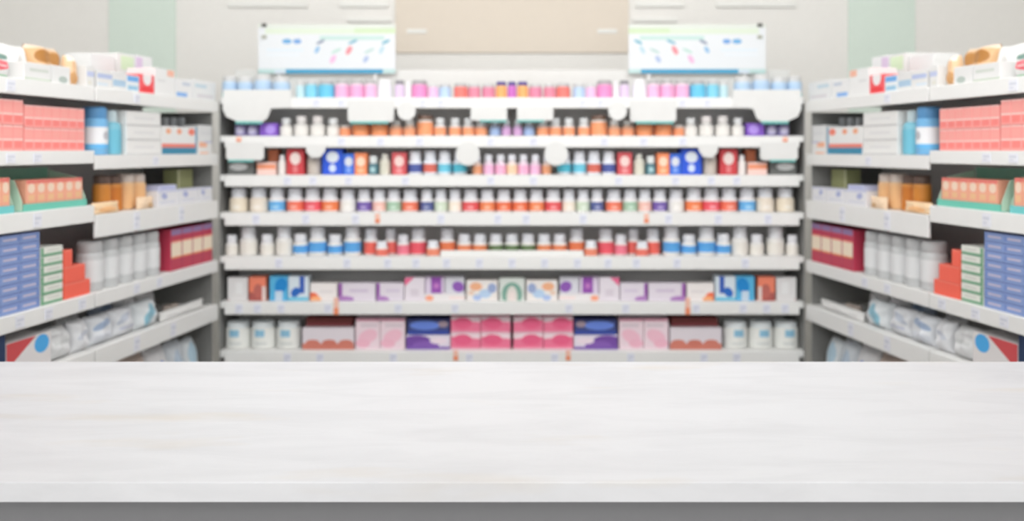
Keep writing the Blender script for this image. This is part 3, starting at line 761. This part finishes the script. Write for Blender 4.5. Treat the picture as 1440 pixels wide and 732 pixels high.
def tray(shelf, xa, xb, lipc, backc, label, w=.010):
    dd, wd, y = G._spot(xa, xb, w); z = G.z(shelf, 0)
    x, yy = side_pos(dd, w)
    for sg in (-1, 1):
        sd = 'left' if sg < 0 else 'right'
        r = tag(empty('display_tray', (x * -sg, yy, z), TH if sg < 0 else -TH), label.replace('@', sd), 'tray', 'display trays on the @ side shelves'.replace('@', sd))
        lm, bm_ = mat(lipc, .5), mat(backc, .5)
        link('tray_base', bm_box(-wd / 2, wd / 2, 0, .11, 0, .002), [lm, lm], r)
        link('tray_lip', bm_box(-wd / 2, wd / 2, 0, .0018, .002, .017), [lm, lm], r)
        link('back_board', bm_box(-wd / 2, wd / 2, .108, .11, .002, .098), [lm, bm_], r)
        for e in (-1, 1):
            c = e * (wd / 2 - .001)
            link('end_board', bm_prism([(0, 0), (0.1, 0), (0.1, .09), (.02, .07), (0, .02)], -.001, .001), mat((200, 230, 208), .5), r, (c, .004, .002), PI / 2)


tray(3, 33, 122, (116, 204, 184), (134, 190, 168), 'green display tray of peach cartons near the bay joint, third @ side shelf')
tray(3, -68, 20, (120, 206, 206), (140, 190, 172), 'teal lipped display tray at the near end of third @ side shelf')
PED = [('r', 0, 0, 1, .2, (246, 170, 170)), ('e', .5, .72, .36, .16, 0, (250, 222, 200)), ('r', 0, .88, 1, 1, (240, 130, 120)), ('r', .2, .3, .8, .5, (246, 196, 150))]
for xa, xb, nm in ((37, 116, 'green tray'), (-64, 14, 'teal tray')):
    dd, wd, y = G._spot(xa, xb, .016)
    G.grid(3, 0, xa, xb, 251, 6, 1, PE, PED, 'peach carton in the %s, #, third @ side shelf' % nm, w=.016, dep=.06, group='peach cartons on the third @ side shelf', zb=G.z(3, 0) + .0024)
for k, x in enumerate((143, 158.5)):
    G.bot(3, 1, x, 14.5, 246, (222, 150, 76), (112, 92, 84), (224, 146, 66) if k == 0 else (214, 130, 56), 'amber jar with dark lid, %s from bay joint, third @ side shelf' % ORD[k + 1], 'jar', name='amber_jar', cat='jar', w=.035)
for k, x in enumerate((175, 190.5)):
    G.bot(3, 1, x, 15, 244, (250, 206, 158), (224, 212, 204), (250, 200, 146), 'tan jar with pale lid, %s beyond the amber jars, third @ side shelf' % ORD[k + 1], 'jar', name='tan_jar', cat='jar', w=.036)
G.pou(3, 1, 134, 172, 283, .02, (250, 218, 178), [('e', .5, .35, .34, .25, 0, (250, 196, 140))], 'low cream packet in front of amber jars on third @ side shelf', w=.006, tilt=.05, seed=21)
G.pou(3, 1, 196, 219, 276, .016, (250, 222, 190), [('e', .75, .3, .22, .2, .3, (214, 176, 130))], 'cream packet with brown mark beside tan jars on third @ side shelf', w=.004, tilt=.03, seed=23)
WB = [('e', .3, .65, .13, .2, .2, (176, 184, 222)), ('r', .1, .2, .8, .32, (222, 224, 236)), ('r', 0, .9, 1, 1, (206, 210, 236))]
zt3 = 0
for k, (xa, xb, yt) in enumerate(((222, 252, 271), (253, 279, 266), (280, 298.5, 262))):
    zt3 = G.car(3, 1, xa, xb, yt, (236, 236, 240), WB, 'low white carton with lilac print, %s of three at far end, third @ side shelf' % ORD[k + 1], dep=(.10, .05, .05)[k], zt=1.276)
G.car(3, 1, 224, 248, 257, (206, 210, 238), [('r', .1, .3, .9, .6, (184, 190, 230))], 'flat lilac carton lying on a white carton, third @ side shelf', zb=1.2764, zt=1.292, dep=.07, w=.02)
G.car(3, 1, 250, 271, 238, (160, 164, 118), [('r', 0, 0, .12, 1, (196, 200, 160))], 'olive green carton standing behind white ones, third @ side shelf', w=.066, dep=.05)
# ---- fourth side shelf
BL = (140, 162, 212)
BLD = [('r', .12, .40, .8, .60, (206, 196, 214)), ('r', 0, .9, 1, 1, (122, 140, 196)), ('r', .84, .2, .95, .8, (120, 146, 206))]
G.grid(4, 0, -30, 56, 330, 3, 8, BL, BLD, 'flat blue carton, #, in blue stack on fourth @ side shelf', group='blue cartons on the fourth @ side shelf')
GW = (232, 234, 226)
GWD = [('r', 0, 0, 1, .34, (132, 178, 146)), ('r', 0, 0, .12, 1, (120, 172, 136)), ('r', .3, .55, .85, .75, (214, 216, 208))]
G.grid(4, 0, 57.5, 88.5, 346, 1, 6, GW, GWD, 'flat white carton with green stripe, #, in stack on fourth @ side shelf', group='green and white cartons on the fourth @ side shelf')
CO = (252, 110, 90)
z = G.car(4, 0, 90, 127, 392, CO, [('r', 0, .9, 1, 1, (250, 130, 112))], 'widest coral carton at bottom of coral stack, fourth @ side shelf', dep=.09, zt=1.066)
z = G.car(4, 0, 90, 120, 372, CO, [('r', 0, .9, 1, 1, (250, 130, 112))], 'middle coral carton in coral stack, fourth @ side shelf', dep=.09, zb=z, zt=1.108)
z = G.car(4, 0, 90, 102, 350, CO, [('r', 0, .9, 1, 1, (250, 130, 112))], 'narrow coral carton on top of coral stack, fourth @ side shelf', dep=.09, zb=z, zt=1.150)
for k, x in enumerate((146, 167, 187, 205, 221)):
    G.bot(4, 1, x, (22, 21, 20, 18, 16)[k], (337, 331, 327, 324, 322)[k], (206, 208, 209), (196, 197, 198), (228, 229, 230), 'grey jar with white label, %s from bay joint, fourth @ side shelf' % ORD[k + 1], 'jar', name='grey_jar', cat='jar', w=.012, at=(2.352 + .0705 * k, .0345, .130), lab=(.18, .62), rough=.2)
MA = (196, 66, 90)
MAD = [('r', 0, .34, 1, .68, (250, 232, 208)), ('r', 0, .30, 1, .34, (246, 160, 110)), ('r', 0, .68, 1, .72, (244, 150, 130)), ('r', 0, .86, 1, 1, (150, 124, 168)), ('r', 0, 0, .06, 1, (176, 70, 96))]
G.grid(4, 1, 240, 298.5, 318, 4, 1, MA, MAD, 'maroon carton with cream band, #, far end of fourth @ side shelf', group='maroon cartons on the fourth @ side shelf', dep=.12)
# ---- fifth side shelf
G.car(5, 0, -60, 8, 476, (90, 88, 128), [('h', .3, 1, .62, (40, 60, 96)), ('h', -.5, -1, -.62, (226, 120, 120))], 'navy and red carton at near end of fifth @ side shelf', dep=.12)
G.car(5, 0, 9, 72, 474, (236, 232, 232), [('h', -1.1, 1, .28, (214, 84, 88)), ('e', .78, .72, .17, .26, 0, (84, 180, 244)), ('r', .1, .06, .8, .18, (248, 200, 186))], 'white carton with red corner and blue disc on fifth @ side shelf', dep=.10)
WP = (234, 235, 236)
G.pou(5, 0, 75, 108, 458, .06, WP, [('r', .2, .4, .8, .52, (212, 214, 214)), ('r', .2, .66, .6, .74, (218, 218, 220))], 'white pouch beside the blue disc carton on fifth @ side shelf', seed=31, w=.012, tilt=.2)
G.pou(5, 0, 94, 122, 442, .05, WP, [('r', .2, .5, .8, .6, (210, 211, 212)), ('r', .2, .2, .6, .3, (216, 216, 218))], 'white pouch at the bay joint on fifth @ side shelf', seed=33, w=.11, tilt=.1)
G.pou(5, 0, 110, 131, 449, .05, (236, 237, 240), [('e', .5, .5, .35, .1, .3, (206, 210, 220))], 'narrow white pouch at front of the bay joint, fifth @ side shelf', seed=34, w=.014, tilt=.16)
G.pou(5, 1, 136, 166, 441, .06, (232, 235, 240), [('e', .5, .62, .4, .12, .3, (170, 188, 214)), ('r', .1, .1, .9, .3, (220, 224, 232))], 'white pouch with blue streak just beyond the joint, fifth @ side shelf', seed=35, w=.012, tilt=.2)
G.pou(5, 1, 138, 168, 425, .05, (172, 186, 206), [('e', .5, .6, .4, .3, .3, (128, 150, 180))], 'slate blue pouch standing at the back of fifth @ side shelf', seed=36, w=.13, tilt=.1)
G.pou(5, 1, 168, 197, 431, .06, (230, 232, 236), [('e', .4, .6, .34, .1, .5, (196, 203, 216)), ('r', .2, .2, .8, .3, (204, 208, 224))], 'white pouch with grey streak on fifth @ side shelf', seed=37, w=.012, tilt=.18)
G.pou(5, 1, 199, 228, 421, .06, (228, 233, 236), [('e', .5, .42, .2, .42, -.5, (150, 200, 218))], 'white pouch with aqua swoosh on fifth @ side shelf', seed=39, w=.012, tilt=.18)
G.pou(5, 1, 172, 198, 416, .05, (234, 235, 237), [('r', .2, .4, .8, .5, (216, 217, 222))], 'plain white pouch behind the grey streak pouch on fifth @ side shelf', seed=41, w=.13, tilt=.08)
G.pou(5, 1, 202, 224, 410, .04, (236, 236, 237), [('r', .1, .5, .9, .6, (222, 222, 224))], 'plain white pouch behind the aqua swoosh pouch on fifth @ side shelf', seed=42, w=.13, tilt=.08)
G.pou(5, 1, 240, 258, 426, .04, (206, 192, 182), [('r', .2, .3, .8, .6, (214, 200, 190))], 'small tan grey pouch near far end of fifth @ side shelf', seed=43, w=.07)
G.pou(5, 1, 231, 293, 427, .03, (238, 238, 236), [('r', .1, .3, .6, .5, (226, 226, 226))], 'long low white packet at far end of fifth @ side shelf', seed=45, w=.012, tilt=.05)
# ---- lowest side shelf
for k, (xa, xb, yt, c, pr) in enumerate(((180, 216, 500, (214, 196, 184), [('r', .2, .5, .8, .7, (190, 160, 140))]), (218, 244, 486, (232, 232, 234), [('e', .6, .4, .25, .3, .4, (120, 146, 222))]),
                                         (246, 266, 478, (222, 228, 234), [('e', .5, .5, .3, .3, .6, (196, 212, 228))]), (268, 285, 474, (228, 234, 238), [('e', .5, .6, .3, .3, .2, (190, 216, 232))]))):
    G.pou(6, 1, xa, xb, yt, .05, c, pr, ('tan', 'white', 'pale grey', 'pale blue')[k] + ' pouch, %s from near end of lowest @ side shelf' % ORD[k + 1], seed=51 + k, w=.03, tilt=.15)

# ------------------------------------------------------------------ light
def area(x, y, z, sx, sy, power, rot=(0, 0, 0), c=(1, 1, 1)):
    l = bpy.data.lights.new('unseen_light', 'AREA'); l.shape = 'RECTANGLE'; l.size = sx; l.size_y = sy; l.energy = power; l.color = c
    o = bpy.data.objects.new('unseen_light', l); COL.objects.link(o); o.location = (x, y, z); o.rotation_euler = rot
    return o


for x in (-0.75, 0.75):
    for y, p in ((-1.3, 11.0), (1.9, 3.0)):
        area(x, y, CEIL - .02, .6, 1.2, p)  # unseen lamps added under the ceiling for top light
for x, yaw, p in ((0.75, 33, 11.5), (0.0, 0, 3), (-0.75, -33, 11.5)):      # added out-of-view lamps over the counter, tilted to brighten the shelves
    area(x, 1.22, CEIL - .14, .7, .35, p, (math.radians(66), 0, math.radians(yaw)))

w = bpy.data.worlds.new('front_fill'); S.world = w; w.use_nodes = True  # plain white surround, added as front fill through the open rear side
w.node_tree.nodes['Background'].inputs['Color'].default_value = (1, 1, 1, 1)
w.node_tree.nodes['Background'].inputs['Strength'].default_value = 1.9

# ------------------------------------------------------------------ camera
cam = bpy.data.cameras.new('camera'); co = bpy.data.objects.new('camera', cam); COL.objects.link(co)
co.location = (0, 0, EZ); co.rotation_euler = (PI / 2, 0, 0)
cam.sensor_width = 36; cam.lens = 36 * F / 1440; cam.shift_y = -(366 - CY) / 1440; cam.clip_start = 0.05
cam.dof.use_dof = True; cam.dof.focus_distance = 1.18; cam.dof.aperture_fstop = 3.3
S.camera = co
S.view_settings.view_transform = 'Standard'; S.view_settings.look = 'None'
S.view_settings.gamma = 1; S.view_settings.use_curve_mapping = False; S.view_settings.exposure = 0.08
